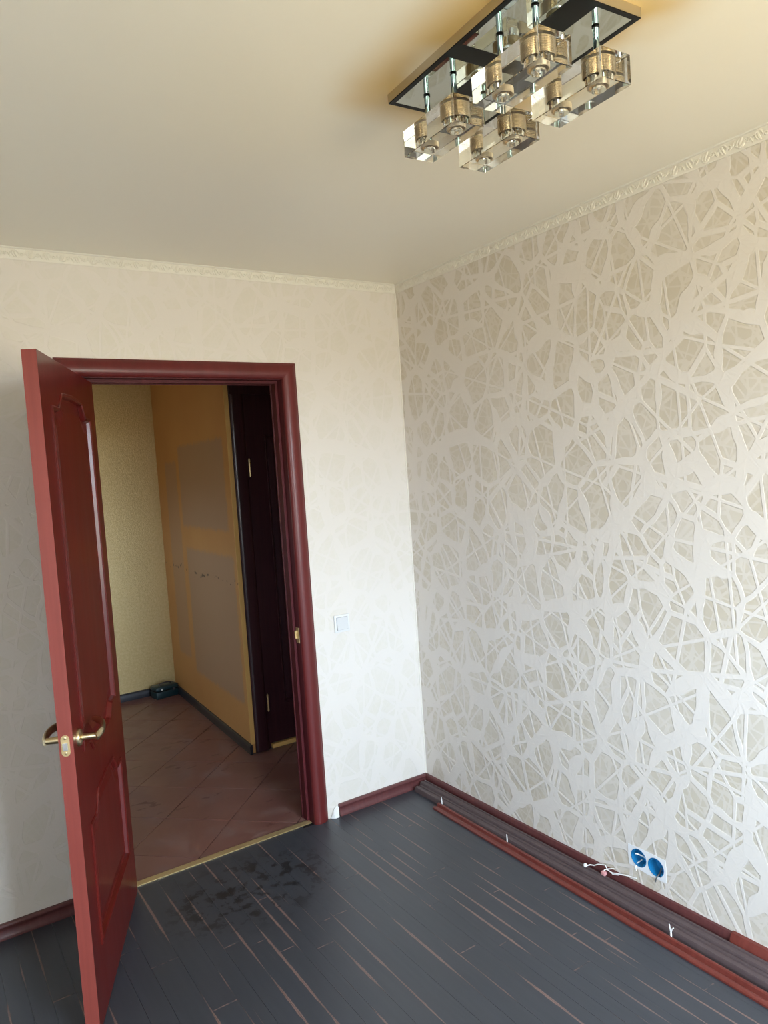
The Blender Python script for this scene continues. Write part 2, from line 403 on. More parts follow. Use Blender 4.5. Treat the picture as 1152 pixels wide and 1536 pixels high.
# ceiling and floors
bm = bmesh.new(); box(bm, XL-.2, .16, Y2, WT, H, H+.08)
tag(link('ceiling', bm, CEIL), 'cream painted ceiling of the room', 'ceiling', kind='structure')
bm = bmesh.new(); box(bm, XL-.2, .16, Y2, .035, -.08, -.008)
fl = tag(link('floor', bm, SUB), 'slate grey laminate floor with red-brown seam streaks', 'floor', kind='structure')
# laminate strips: seams where the photo shows them, then on at random
seams = [-1.84,-1.77,-1.70,-1.615,-1.543,-1.45,-1.368,-1.31,-1.242,-1.17,-1.105,-1.058,-.99,-.925,-.84]
x = -.84
while x < -.09: x += random.choice((.048,.062,.075,.085)); seams.append(min(x, 0))
seams[-1] = 0.0
x = -1.84; left = []
while x > XL+.12: x -= random.choice((.06,.075,.09)); left.append(x)
seams = [XL]+left[::-1]+seams
nb = 0
for i in range(len(seams)-1):
    x0, x1 = seams[i]+.0004, seams[i+1]-.0004
    y = .0175 if (x0 > DX0 and x1 < DX1) else 0.0; first = True
    while y > YF:
        L = random.uniform(.55, 1.45) if not first else random.uniform(.2, 1.2)
        first = False; y1 = max(y-L, YF)
        if y1-YF < .15: y1 = YF
        me = bpy.data.meshes.new('floor_board'); z = 0.0
        vs = [(x0,y1,z),(x1,y1,z),(x1,y-.0008,z),(x0,y-.0008,z),(x0,y1,z-.008),(x1,y1,z-.008),(x1,y-.0008,z-.008),(x0,y-.0008,z-.008)]
        me.from_pydata(vs, [], [(0,1,2,3),(4,7,6,5),(0,4,5,1),(1,5,6,2),(2,6,7,3),(3,7,4,0)])
        uvl = me.uv_layers.new(name='UVMap')
        for lo in me.loops:
            v = vs[lo.vertex_index]; uvl.data[lo.index].uv = (v[0]-x0, v[1]-y1)
        at = me.attributes.new('wid', 'FLOAT_VECTOR', 'POINT')
        for k in range(8): at.data[k].vector = (x1-x0, y-y1, 0)
        me.materials.append(LAM)
        o = bpy.data.objects.new('floor_board', me); COL.objects.link(o); o.parent = fl; nb += 1
        y = y1
# hall floor with diagonal tiles
fh = bmesh.new(); box(fh, -2.6, .70, .037, 2.75, -.08, -.010)
fh = tag(link('floor_hall', fh, GROUT), 'brown diagonal tile floor of the hall beyond the doorway', 'floor', kind='structure')
def clip(poly, x0, x1, y0, y1):
    for ax, val, sg in ((0,x0,1),(0,x1,-1),(1,y0,1),(1,y1,-1)):
        outp = []
        for i in range(len(poly)):
            a_, b_ = poly[i], poly[(i+1) % len(poly)]
            ia, ib = (a_[ax]-val)*sg >= 0, (b_[ax]-val)*sg >= 0
            if ia: outp.append(a_)
            if ia != ib:
                t = (val-a_[ax])/(b_[ax]-a_[ax]); outp.append((a_[0]+t*(b_[0]-a_[0]), a_[1]+t*(b_[1]-a_[1])))
        poly = outp
        if not poly: return []
    return poly
S2 = .4710; G = .0032
for i in range(-9, 12):
    for j in range(-9, 12):
        a0, a1 = 1.240+i*S2+G, 1.240+(i+1)*S2-G      # y-x
        b0, b1 = -.635+j*S2+G, -.635+(j+1)*S2-G      # x+y
        sq = [((b-a_)/2, (b+a_)/2) for a_, b in ((a0,b0),(a0,b1),(a1,b1),(a1,b0))]
        bm = bmesh.new(); ok = False
        for R in ((-2.5,-.53,.057,2.64), (-.53,.62,.057,.985), (-.53,-.455,1.02,2.64)):
            pl_ = clip(sq, *R)
            if len(pl_) < 3: continue
            ar = abs(sum(pl_[k][0]*pl_[(k+1) % len(pl_)][1]-pl_[(k+1) % len(pl_)][0]*pl_[k][1] for k in range(len(pl_))))/2
            if ar < 2e-4: continue
            ok = True
            T = ring_verts(bm, [(p[0], p[1], 0) for p in pl_]); B_ = ring_verts(bm, [(p[0], p[1], -.010) for p in pl_])
            bridge(bm, T, B_); bm.faces.new(T)
        if ok: link('tile', bm, TILE, fh)
        else: bm.free()
# hall walls
def wallq(name, pts, m, label):
    """vertical slab: pts = plan polygon"""
    bm = bmesh.new(); A = ring_verts(bm, [(p[0], p[1], 0) for p in pts]); B = ring_verts(bm, [(p[0], p[1], H) for p in pts])
    bridge(bm, A, B); bm.faces.new(A[::-1]); bm.faces.new(B)
    return tag(link(name, bm, m), label, 'wall', kind='structure')
wallq('wall_hall_far', [(-2.6,2.645),(.70,2.645),(.70,2.75),(-2.6,2.75)], GOLDW, 'gold embossed wallpaper wall at the end of the hall')
HC = (-.522, 1.005)      # outer corner of the stripped wall
wallq('wall_hall_right', [HC, (-.448,2.645), (-.30,2.645), (-.40,1.12), (-.497,1.005)], STRIPW, 'stripped orange-brown hall wall with grey patches')
bm = bmesh.new(); box(bm, -2.6,-2.5,WT,1.6,0,H); box(bm, -2.6,-2.5,1.84,2.645,0,H); box(bm, -2.6,-2.5,1.6,1.84,0,1.15); box(bm, -2.6,-2.5,1.6,1.84,1.65,H)
tag(link('wall_hall_left', bm, GOLDW), 'gold wall with a small window added for fill light at the left end of the hall, hidden', 'wall', kind='structure')
bm = bmesh.new(); box(bm, -2.57,-2.53,1.6,1.62,1.17,1.63); box(bm, -2.57,-2.53,1.82,1.84,1.17,1.63); box(bm, -2.57,-2.53,1.6,1.84,1.15,1.17); box(bm, -2.57,-2.53,1.6,1.84,1.63,1.65)  # opening and frame added out of view to brighten the hall
tag(link('fill_window_hall', bm, WHITE), 'small window frame added for fill light at the left end of the hall, hidden', 'window', kind='structure')
wallq('wall_hall_near', [(.001,.03),(.62,.03),(.62,WT),(.001,WT)], GOLDW, 'near wall of the hall to the right of the doorway, hidden')
wallq('wall_hall_end', [(.62,.03),(.70,.03),(.70,2.75),(.62,2.75)], GOLDW, 'wall at the right end of the hall, hidden')
bm = bmesh.new(); box(bm, .45, .62, 1.005, 1.10, 0, H); box(bm, -.497, .45, 1.005, 1.10, 2.13, H)
tag(link('wall_hall_door', bm, OCHRE), 'ochre wall around the dark hall door', 'wall', kind='structure')
bm = bmesh.new(); box(bm, -.525, -.499, .999, 1.0048, .055, H)  # wall's narrow end face, painted lighter for the light from the doorway
tag(link('lit_wall_end', bm, OCHRE), 'end face of the stripped hall wall, doorway light put into its ochre', 'trim', kind='structure')
bm = bmesh.new(); box(bm, -2.6, .70, WT, 2.75, H, H+.08)
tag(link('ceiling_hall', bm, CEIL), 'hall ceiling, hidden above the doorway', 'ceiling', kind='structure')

# ------------------------------------------------------------------ skirting
BB = [(0,0),(.018,0),(.018,.006),(.0155,.012),(.0120,.020),(.0105,.030),(.0110,.038),(.0140,.042),(.0145,.046),(.0135,.051),(.0100,.055),(0,.056)]
def skirt(name, p0, p1, side, m, label, prof=BB, m0=0., m1=0.):
    bm = bmesh.new(); prism(bm, prof, p0, p1, side=side, m0=m0, m1=m1)
    return tag(link(name, bm, m, smooth=True), label, 'skirting board', kind='structure')
skirt('baseboard_back', (-.518,0,0), (0,0,0), (0,-1,0), SKIRT, 'plum skirting between the door casing and the corner', m1=1)
skirt('baseboard_back', (XL,0,0), (-1.583,0,0), (0,-1,0), SKIRT, 'dark skirting in the shade behind the open door')
BR = [(0,0),(.013,0),(.014,.030),(.0125,.046),(.0090,.053),(0,.055)]
skirt('baseboard_right', (0,0,0), (0,-1.640,0), (-1,0,0), SKIRT, 'plum skirting along the papered wall above the loose boards', prof=BR, m0=1)
BR2 = [(0,0),(.024,0),(.025,.028),(.020,.046),(.012,.058),(0,.060)]
skirt('baseboard_right', (0,-1.643,0), (0,YF,0), (-1,0,0), LOOSE, 'red-brown thicker skirting that starts right of the sockets', prof=BR2)
skirt('baseboard_left', (XL,YF,0), (XL,0,0), (1,0,0), SKIRT, 'skirting on the left wall, out of view', m1=1)
DB = [(0,0),(.016,0),(.016,.045),(.010,.055),(0,.057)]
CORD = wood('skirting_hall', (.014,.014,.020), (.024,.024,.033), .35)
skirt('baseboard_hall_far', (-2.5,2.645,0), (-.466,2.645,0), (0,-1,0), CORD, 'dark blue-grey skirting under the gold hall wall', prof=DB)
skirt('baseboard_hall_right', (-.4485,2.629,0), (HC[0],HC[1]-.018,0), Vector((-1,.045,0)).normalized(), CORD, 'black skirting along the stripped hall wall', prof=DB)
# torn white bit where the skirting stops at the casing
bm = bmesh.new()
T_ = [(-.566,-.004,.0),(-.546,-.020,.0),(-.527,-.021,.0),(-.520,-.004,.0),(-.528,-.004,.052),(-.546,-.005,.040),(-.536,-.021,.034),(-.552,-.017,.020),(-.524,-.016,.046)]
vs = [bm.verts.new(p) for p in T_]; bmesh.ops.convex_hull(bm, input=vs)
for v in bm.verts: v.co += Vector((random.uniform(-.002,.002), random.uniform(-.002,0), random.uniform(0,.002)))
tag(link('paper_scrap', bm, WHITE), 'torn white wallpaper scrap between door casing and skirting end', 'scrap')

# ------------------------------------------------------------------ cornice with scroll relief
CP = [(0,0),(.0035,.0),(.0045,.004),(.0045,.0375),(.0105,.039),(.0125,.0425),(0,.0425)]
def relief(name, p0, d, side, length, parent):
    bm = bmesh.new(); p0 = Vector(p0); d = Vector(d); side = Vector(side); up = Vector((0,0,1)); per = .108
    def st(pts, rr):
        tube(bm, [p0+d*s+up*z+side*.0050 for s, z in pts], [q_*1.35 for q_ in rr], seg=6, flat=(side, 1.25))
    def spiral(cx, cz, r, a0, turns, n=9, sg=1):
        return [(cx+r*(1-.75*k/(n-1))*math.cos(a0+sg*2*PI*turns*k/(n-1)), cz+r*(1-.75*k/(n-1))*math.sin(a0+sg*2*PI*turns*k/(n-1))) for k in range(n)]
    k = 0; s0 = .02
    while s0+per < length:
        for h in (0, 1):
            b = s0+h*per/2; f = 1 if h == 0 else -1; c = .0205
            fl_ = lambda pts: [(x_, c+f*(z_-c)) for x_, z_ in pts]
            st(fl_(spiral(b+.034, .0225, .0085, PI*.9, 1.3)), [.0018]*4+[.0015]*5)
            st(fl_([(b+.026,.020),(b+.020,.010),(b+.012,.007),(b+.004,.010),(b-.004,.018)]), [.0017,.0023,.0025,.0022,.001])
            st(fl_([(b+.010,.009),(b+.012,.018),(b+.017,.028),(b+.020,.034)]), [.001,.0024,.0024,.001])
            st(fl_([(b+.003,.012),(b+.004,.020),(b+.008,.028),(b+.012,.033)]), [.001,.0022,.0022,.001])
            st(fl_([(b-.003,.019),(b-.004,.026),(b-.001,.032)]), [.001,.002,.001])
            st(fl_([(b+.043,.024),(b+.047,.016),(b+.050,.008)]), [.0015,.0022,.001])
        s0 += per
    o = link(name, bm, CORN, parent, smooth=True); tag(o, kind='stuff'); return o
for nm, p0, p1, sd, d, L, lab in (('trim_2', (XL,0), (0,0), (0,-1,0), (1,0,0), -XL, 'cream cornice with scroll relief above the doorway'),
                             ('trim_3', (0,0), (0,YF), (-1,0,0), (0,-1,0), -YF, 'cream cornice with scroll relief along the side wall')):
    bm = bmesh.new(); z = H-.0425
    prism(bm, CP, (*p0, z), (*p1, z), side=sd, m0=0 if nm == 'trim_2' else 1, m1=1 if nm == 'trim_2' else 0)
    t = tag(link(nm, bm, CORN), lab, 'cornice', kind='structure')
    relief('scroll_relief', (*p0, z), d, sd, L, t)
# pale filler bead in the corner
bm = bmesh.new(); cyl(bm, (-.0015,-.0015,.056), .0035, .0035, H-.0425-.056, seg=8)
tag(link('trim_4', bm, CORN, smooth=True), 'pale filler bead down the wall corner', 'trim', kind='structure')

# ------------------------------------------------------------------ doorway lining and casing
fr = tag(empty('trim_5', (DX1, 0, 0)), 'mahogany door lining and rounded casing around the doorway', 'door frame', kind='structure')
def at_(o): o.matrix_parent_inverse = fr.matrix_world.inverted() if False else Matrix.Translation((-DX1,0,0)); return o
CW = .070
CS = [(0,0),(0,.006),(.003,.011),(.010,.0165),(.020,.0205),(.032,.0215),(.044,.0195),(.056,.0145),(.064,.009),(.0665,.006),(.070,.0055),(.070,0)]
# CS: (distance from the inner edge outward, proud of the wall)
def casing(inner0, inner1, outdir, name):
    """inner0->inner1 along the inner edge (x,z), outdir = outward in the wall plane; mitred where it meets the head"""
    bm = bmesh.new(); d = (Vector(inner1)-Vector(inner0)).normalized(); od = Vector(outdir)
    def P(p, a_, mit): q = Vector(p)+od*a_+d*(mit*a_); return q
    m0, m1 = name[1], name[2]
    A = ring_verts(bm, [(P(inner0,a_,-m0).x, -b_, P(inner0,a_,-m0).y) for a_, b_ in CS])
    B = ring_verts(bm, [(P(inner1,a_,m1).x, -b_, P(inner1,a_,m1).y) for a_, b_ in CS])
    bridge(bm, A, B); bm.faces.new(A[::-1]); bm.faces.new(B)
    return at_(link(name[0], bm, REDC, fr, smooth=True))
casing((-.648,0.0), (-.648,2.034), (1,0), ('casing', 0, 1))
casing((-1.511,0.0), (-1.511,2.034), (-1,0), ('casing', 0, 1))
casing((-1.511,2.034), (-.648,2.034), (0,1), ('casing', 1, 1))
# lining: rebated jambs and head
JP = [(-.001,.0),(-.001,.043),(.011,.043),(.0115,.047),(.0085,.0485),(.0085,.0895),(.012,.091),(.012,.0975),(.010,.1),(-.006,.1),(-.006,0)]
bm = bmesh.new(); zt = 2.030
A = ring_verts(bm, [(DX1-a_, b_, 0) for a_, b_ in JP]); B = ring_verts(bm, [(DX1-a_, b_, zt-a_) for a_, b_ in JP])
C_ = ring_verts(bm, [(DX0+a_, b_, zt-a_) for a_, b_ in JP]); D_ = ring_verts(bm, [(DX0+a_, b_, 0) for a_, b_ in JP])
bridge(bm, A, B); bridge(bm, B, C_); bridge(bm, C_, D_); bm.faces.new(A[::-1]); bm.faces.new(D_)
at_(link('lining', bm, REDL, fr))
sp = at_(mbox('strike_plate', BRASSY, DX1-.0022, DX1-.0, .006, .034, .845, .915, fr))
spf = at_(mbox('strike_tongue', BRASSY, DX1-.0095, DX1-.0022, .028, .036, .862, .898, fr))
# threshold
bm = bmesh.new()
TP = [(0,0),(0,.0025),(.005,.0045),(.010,.0040),(.013,.0052),(.018,.0042),(.022,.0056),(.027,.0044),(.031,.0048),(.036,.0025),(.036,0)]
A = ring_verts(bm, [(DX0+.002,.018+a_, b_+.0002) for a_, b_ in TP]); B = ring_verts(bm, [(DX1-.002,.018+a_, b_+.0002) for a_, b_ in TP])
bridge(bm, A, B); bm.faces.new(A[::-1]); bm.faces.new(B)
tag(link('threshold_strip', bm, BRASSY), 'ribbed brass threshold strip between laminate and hall tiles', 'threshold')

# ------------------------------------------------------------------ door leaf
HX, HY, ANG, LW, LT, LZ = -1.4549, -.0255, -1.9685, .757, .040, .0076
door = tag(empty('door_1', (HX, HY, LZ), ANG), 'open mahogany panel door with brass lever handles', 'door', kind='structure')
def arch(x0, x1, z0, z1, top, bot):
    """panel outline; top/bot = rise of the middle above z1 / below z0 (ogee shoulders)"""
    sh = .075; rise = .065; P = [(x0, z0)]
    def ogee(xa, za, xb, zb, n=7):
        return [(xa+(xb-xa)*(.5-.5*math.cos(PI*k/n)) if False else xa+(xb-xa)*k/n, za+(zb-za)*(.5-.5*math.cos(PI*k/n))) for k in range(n+1)]
    xm = (x0+x1)/2
    if bot:
        P += ogee(x0+sh, z0, x0+sh+rise, z0-bot)+[(xm, z0-bot-.006)]+ogee(x1-sh-rise, z0-bot, x1-sh, z0)
    P += [(x1, z0), (x1, z1)]
    if top:
        P += ogee(x1-sh, z1, x1-sh-rise, z1+top)+[(xm, z1+top+.006)]+ogee(x0+sh+rise, z1+top, x0+sh, z1)
    P += [(x0, z1)]
    return P
def inset(P, d):
    """offset a CCW polygon inward by d"""
    n = len(P); R = []
    for i in range(n):
        a_, b_, c_ = Vector(P[i-1]), Vector(P[i]), Vector(P[(i+1) % n])
        e1 = (b_-a_).normalized(); e2 = (c_-b_).normalized()
        n1 = Vector((-e1.y, e1.x)); n2 = Vector((-e2.y, e2.x)); m = (n1+n2)
        if m.length < 1e-6: m = n1
        m.normalize(); k = max(.5, m.dot(n1)); R.append(tuple(b_+m*(d/k)))
    return R
UP = arch(.105, .652, .812, 1.855, .050, .045)
LO = arch(.105, .652, .203, .585, .058, 0)
bm = bmesh.new()
rect = [(0,0),(LW,0),(LW,2.0),(0,2.0)]
fr_ = holed(bm, rect, [UP, LO], lambda x_, z_: (x_, 0, z_))
bk_ = holed(bm, rect, [UP, LO], lambda x_, z_: (x_, -LT, z_))
bridge(bm, fr_[0], bk_[0])
for q in (1, 2): bridge(bm, fr_[q], bk_[q])
leaf = link('leaf', bm, RED, door)
# solid hinge-side and lock-side edge bands in the paler edging
mbox('edge_band', REDE, LW, LW+.0012, -LT, 0, 0, 2.0, door)
for face in (0, 1):
    for out_ in (UP, LO):
        bm = bmesh.new(); s_ = 1 if face == 0 else -1; y0 = 0 if face == 0 else -LT
        prev = None
        for d_, h_ in ((.0,-.001),(.0,.003),(.003,.0055),(.009,.0055),(.013,.001),(.017,-.0095),(.024,-.0115),(.056,-.0045),(.060,-.0035)):
            ring = ring_verts(bm, [(x_, y0+s_*h_, z_) for x_, z_ in inset(out_, d_)])
            if prev: bridge(bm, prev, ring)
            prev = ring
        es = [bm.edges.get((prev[i], prev[(i+1) % len(prev)])) for i in range(len(prev))]
        bmesh.ops.triangle_fill(bm, use_beauty=True, edges=es)
        # back of the panel, so that it is solid
        p = link('door_panel', bm, RED, door)
# lever handles
def lever(face):
    s_ = 1 if face == 0 else -1; y0 = 0 if face == 0 else -LT
    bm = bmesh.new(); zc = .872; xc = LW-.060
    cyl(bm, (xc, y0+s_*.006, zc), .0105, .0095, s_*.044, (0,1,0), 18)
    n = 14; pts = []; rs = []
    for k in range(n):
        t = k/(n-1); xx = xc+.008-.146*t
        yy = y0+s_*(.050+.010*math.sin(PI*min(1,t*1.3))-(.034*max(0,(t-.66)/.34)**2))
        zz = zc-.002+.012*t
        pts.append((xx, yy, zz)); rs.append(.0145-.0030*t if k < n-1 else .007)
    rs[0] = .010
    tube(bm, pts, rs, seg=12, flat=((0,1,0), .55))
    h = link('lever_handle', bm, BRASS, door, smooth=True); h['label'] = 'satin brass lever handle'
    bm = bmesh.new()
    lathe(bm, [(.0265,0),(.0265,s_*.004),(.0245,s_*.008),(.016,s_*.011),(.011,s_*.013)], (xc, y0, zc), 28, 'y')
    link('rosette', bm, BRASS, h, smooth=True)
lever(0); lever(1)
def oblong(cx, cz, w_, h_, n=10):
    r = w_/2; P = []
    for k in range(n+1): a_ = PI*k/n; P.append((cx+r*math.cos(a_), cz+h_/2-r+r*math.sin(a_)))
    for k in range(n+1): a_ = PI+PI*k/n; P.append((cx+r*math.cos(a_), cz-h_/2+r+r*math.sin(a_)))
    return P
bm = bmesh.new(); P = oblong(-.0215, .872, .024, .062)
A = ring_verts(bm, [(LW+.001, a_, b_) for a_, b_ in P]); B = ring_verts(bm, [(LW+.0032, a_, b_) for a_, b_ in P]); bridge(bm, A, B); bm.faces.new(B)
lk = link('lock_plate', bm, BRASSY, door); lk['label'] = 'yellow brass lock plate'
mbox('latch_bolt', STEEL, LW+.003, LW+.010, -.028, -.014, .860, .882, lk)
for z_ in (.850, .894):
    bm = bmesh.new(); lathe(bm, [(.0042,0),(.0042,.0006),(.002,.0014)], (LW+.003,-.0215,z_), 14, 'x'); link('screw', bm, BRASS, lk, smooth=True)
for z_ in (.22, 1.78):
    bm = bmesh.new(); cyl(bm, (-.004, -LT-.004, z_), .006, .006, .10, seg=14)
    box(bm, -.0015, 0, -.034, -.004, z_, z_+.10); link('hinge', bm, BRASSY, door, smooth=True)

# ------------------------------------------------------------------ hall door (dark) with its own casing
hd = tag(empty('door_2', (-.40, 1.02, 0)), 'nearly black hall door with brass hinges behind the doorway', 'door', kind='structure')
def hp(o): o.matrix_parent_inverse = Matrix.Translation((.40,-1.02,0)); return o
bm = bmesh.new(); HCP = [(0,0),(0,.007),(.008,.014),(.025,.018),(.045,.016),(.060,.018),(.072,.013),(.080,.006),(.080,0)]
A = ring_verts(bm, [(-.413-a_*1.05, 1.005-b_, .001) for a_, b_ in HCP]); B = ring_verts(bm, [(-.413-a_*1.05, 1.005-b_, 2.085) for a_, b_ in HCP])
bridge(bm, A, B); bm.faces.new(A[::-1]); bm.faces.new(B)
hp(link('casing', bm, DARKW, hd, smooth=True))
hp(mbox('casing', DARKW, -.497, .45, .988, 1.005, 2.085, 2.26, hd))
hp(mbox('jamb', DARKW, -.415, -.400, 1.005, 1.085, .001, 2.10, hd))
bm = bmesh.new(); HPan = arch(-.29, .30, .25, 1.85, .05, 0)
lp = holed(bm, [(-.397,.028),(.43,.028),(.43,2.095),(-.397,2.095)], [HPan], lambda x_, z_: (x_, 1.012, z_))
bk = ring_verts(bm, [(v.co.x, 1.050, v.co.z) for v in lp[0]]); bridge(bm, lp[0], bk); bm.faces.new(bk)
hp(link('leaf', bm, DARKW, hd))
bm = bmesh.new(); prev = None
for d_, h_ in ((0,0),(.003,-.004),(.010,-.003),(.018,.007),(.05,.003)):
    ring = ring_verts(bm, [(x_, 1.012+h_, z_) for x_, z_ in inset(HPan, d_)])
    if prev: bridge(bm, prev, ring)
    prev = ring
bmesh.ops.triangle_fill(bm, use_beauty=True, edges=[bm.edges.get((prev[i], prev[(i+1) % len(prev)])) for i in range(len(prev))])
hp(link('door_panel', bm, DARKW, hd))
for z_ in (.225, 1.615):
    bm = bmesh.new()
    for k in range(5): cyl(bm, (-.398, 1.005, z_+k*.0198), .0062, .0062, .017, seg=12)
    cyl(bm, (-.398, 1.005, z_-.004), .003, .003, .106, seg=8)
    hp(link('hinge', bm, BRASSY, hd, smooth=True))['label'] = 'brass hinge knuckles'
bm = bmesh.new(); box(bm, -.395, .43, .987, 1.010, .001, .026, .002)
tag(link('threshold_strip', bm, OCHRE), 'ochre wooden threshold under the dark hall door', 'threshold')

# ------------------------------------------------------------------ case left on the hall floor
cs = tag(empty('tool_case', (-.565, 2.545, 0), .16), 'small dark green case on the hall floor in the far corner', 'case')
bm = bmesh.new(); box(bm, -.088, .088, -.055, .055, 0.001, .055, .008); link('body', bm, CASE, cs, smooth=True)
bm = bmesh.new(); box(bm, -.090, .090, -.057, .057, .058, .092, .012); link('lid', bm, CASE, cs, smooth=True)
bm = bmesh.new(); box(bm, -.084, .084, -.051, .051, .053, .060); link('seam', bm, BLACK, cs)
bm = bmesh.new(); tube(bm, [(-.045,-.02,.088),(-.040,-.02,.104),(-.02,-.02,.110),(.02,-.02,.110),(.040,-.02,.104),(.045,-.02,.088)], .006, 8); link('handle', bm, CASET, cs, smooth=True)
bm = bmesh.new(); box(bm, .040,.060,-.062,-.055,.048,.068,.002); link('latch', bm, CASET, cs, smooth=True)
bm = bmesh.new(); lathe(bm, [(.0085,0),(.0085,-.002),(.006,-.003)], (-.045,-.0565,.070), 16, 'y'); d_ = link('badge', bm, WHITE, cs, smooth=True); d_['label'] = 'round white badge'

# ------------------------------------------------------------------ light switch
sw = tag(empty('light_switch', (-.4313, 0, .9005)), 'white rocker light switch on the back wall beside the casing', 'switch')
bm = bmesh.new(); box(bm, -.0405,.0405,-.008,0,-.0405,.0405,.002); link('frame', bm, mat('switch_frame', (.68,.68,.67), .35), sw, smooth=True)
bm = bmesh.new(); P_ = [(-.0285,-.0285),(.0285,-.0285),(.0285,.0285),(-.0285,.0285)]
A = ring_verts(bm, [(a_, -.0075, b_) for a_, b_ in P_]); B = ring_verts(bm, [(a_, -.010-.003*(b_ < 0), b_) for a_, b_ in P_]); bridge(bm, A, B); bm.faces.new(B)
link('rocker', bm, mat('switch_rocker', (.60,.60,.59), .35), sw)
bm = bmesh.new(); lp = [(-.0305,-.0305),(.0305,-.0305),(.0305,.0305),(-.0305,.0305)]
box(bm, -.0305,.0305,-.0083,-.0070,-.0305,.0305); link('gap', bm, mat('switch_gap', (.30,.30,.30), .6), sw)

# ------------------------------------------------------------------ socket boxes and wires
for k, (cy, cz) in enumerate(SOCK):
    s_ = tag(empty('socket_box', (0, cy, cz)), 'empty blue socket box '+('nearer the corner, white cable curled inside' if k == 0 else 'further from the corner, dark inside with grey wire'), 'socket box', 'empty blue wall boxes')
    bm = bmesh.new(); n_ = 32; r = SR-.0008
    rings = []
    for rr, xx in ((r, -.0020), (r, .043), (r-.0018, .041), (r-.0018, -.0020)):
        rings.append(ring_verts(bm, [(xx, rr*math.cos(2*PI*i/n_), rr*math.sin(2*PI*i/n_)) for i in range(n_)]))
    bridge(bm, rings[0], rings[1]); bridge(bm, rings[3], rings[0]); bridge(bm, rings[2], rings[3]); bm.faces.new(rings[1]); bm.faces.new(rings[2])
    link('cup', bm, BLUE, s_, smooth=True)
    bm = bmesh.new()
    bm.free()
    for a_ in (PI*.25, PI*1.25):
        bm = bmesh.new(); cyl(bm, (0, (r-.005)*math.cos(a_), (r-.005)*math.sin(a_)), .0028, .0028, .030, (1,0,0), 10)
        link('screw_post', bm, BLUE, s_, smooth=True)
    if k == 0:
        bm = bmesh.new(); tube(bm, [(.036,.004,-.010),(.022,-.020,-.006),(.008,-.012,.008),(-.001,.004,.014),(-.003,.012,.012)], .0022, 8)
        tube(bm, [(.030,.010,-.022),(.006,.014,-.028),(-.005,.012,-.038),(-.005,.010,-.050)], .0020, 8)
        link('cable', bm, WHITE, s_, smooth=True)
    else:
        bm = bmesh.new(); tube(bm, [(.030,.000,-.015),(.008,-.006,-.026),(-.005,-.004,-.034),(-.005,.002,-.052)], .0024, 8)
        tube(bm, [(.034,-.012,-.012),(.010,-.016,-.022),(-.004,-.020,-.028)], .0018, 8)
        link('cable', bm, GREYW, s_, smooth=True)
# loose white wires lying over the skirting
wr_ = tag(empty('wire_bundle', (-.035, -1.10, .030)), 'short white wires lying over the skirting left of the sockets', 'wires')
def wp(o): o.matrix_parent_inverse = Matrix.Translation((.035,1.10,-.030)); return o
bm = bmesh.new()
tube(bm, [(-.036,-1.074,.043),(-.026,-1.080,.045),(-.020,-1.094,.046),(-.019,-1.112,.058),(-.018,-1.128,.064),(-.014,-1.143,.066),(-.020,-1.158,.056),(-.020,-1.180,.054),(-.016,-1.205,.060),(-.006,-1.240,.064),(-.004,-1.276,.070)], .0021, 8)
tube(bm, [(-.028,-1.146,.047),(-.026,-1.148,.054),(-.018,-1.160,.060),(-.012,-1.172,.064),(-.008,-1.180,.066)], .0018, 8)
tube(bm, [(-.020,-1.165,.056),(-.018,-1.180,.048),(-.017,-1.205,.056)], .0018, 8)
wp(link('wire', bm, WHITE, wr_, smooth=True))
bm = bmesh.new(); lathe(bm, [(.002,-.007),(.0062,-.005),(.0078,0),(.0062,.005),(.002,.007)], (-.040,-1.068,.0428), 16, 'z'); wp(link('cap', bm, WHITE, wr_, smooth=True))
bm = bmesh.new(); box(bm, -.037,-.024,-1.157,-1.140,.0362,.050,.0012); wp(link('terminal_block', bm, PINK, wr_, smooth=True))['label'] = 'pink terminal block'

# ------------------------------------------------------------------ loose skirting lengths on the floor
# brown backs turned up, grooved along their length
def run(name, m, y0, y1, x0, x1, w0, w1, prof, label, group):
    """prof: [(t across 0..1, z)]; x0/x1 = wall-side edge at y0/y1"""
    bm = bmesh.new()
    A = ring_verts(bm, [(x0-t*w0, y0, z_) for t, z_ in prof]); B = ring_verts(bm, [(x1-t*w1, y1, z_) for t, z_ in prof])
    bridge(bm, A, B); bm.faces.new(A[::-1]); bm.faces.new(B)
    return tag(link(name, bm, m, smooth=True), label, 'skirting board', group)
BK = [(0,.001),(0,.034),(.06,.036),(.24,.036),(.28,.032),(.50,.0325),(.54,.036),(.9,.035),(1,.028),(1,.001)]
YE = -3.3
run('skirting_length', BACKB, -.030, YE, -.0280, -.0265, .036, .040, BK, 'dark brown grooved board lying against the wall skirting', 'loose skirting lengths')
s1 = (YE+.044)/(-1.80)
BK2 = [(0,.001),(0,.0225),(.05,.0275),(.30,.0280),(.35,.0235),(.56,.0235),(.61,.0280),(.93,.0260),(1,.020),(1,.001)]
run('skirting_length', BACKB, -.044, YE, -.0655, -.0675-.010*s1*0, .040, .040+.012*s1*0, BK2, 'dark brown grooved board between the wall-side board and the red strip', 'loose skirting lengths')
RD = [(0,.001),(0,.0170),(.06,.0215),(.20,.0220),(.30,.0195),(.38,.0080),(.48,.0060),(.58,.0115),(.66,.0125),(.92,.0105),(1,.0075),(1,.001)]
run('skirting_length', LOOSE, -.245, YE, -.1090, -.1090-.0225*1.9, .040, .040, RD, 'glossy red-brown strip lying face up, nearest the room', 'loose skirting lengths')
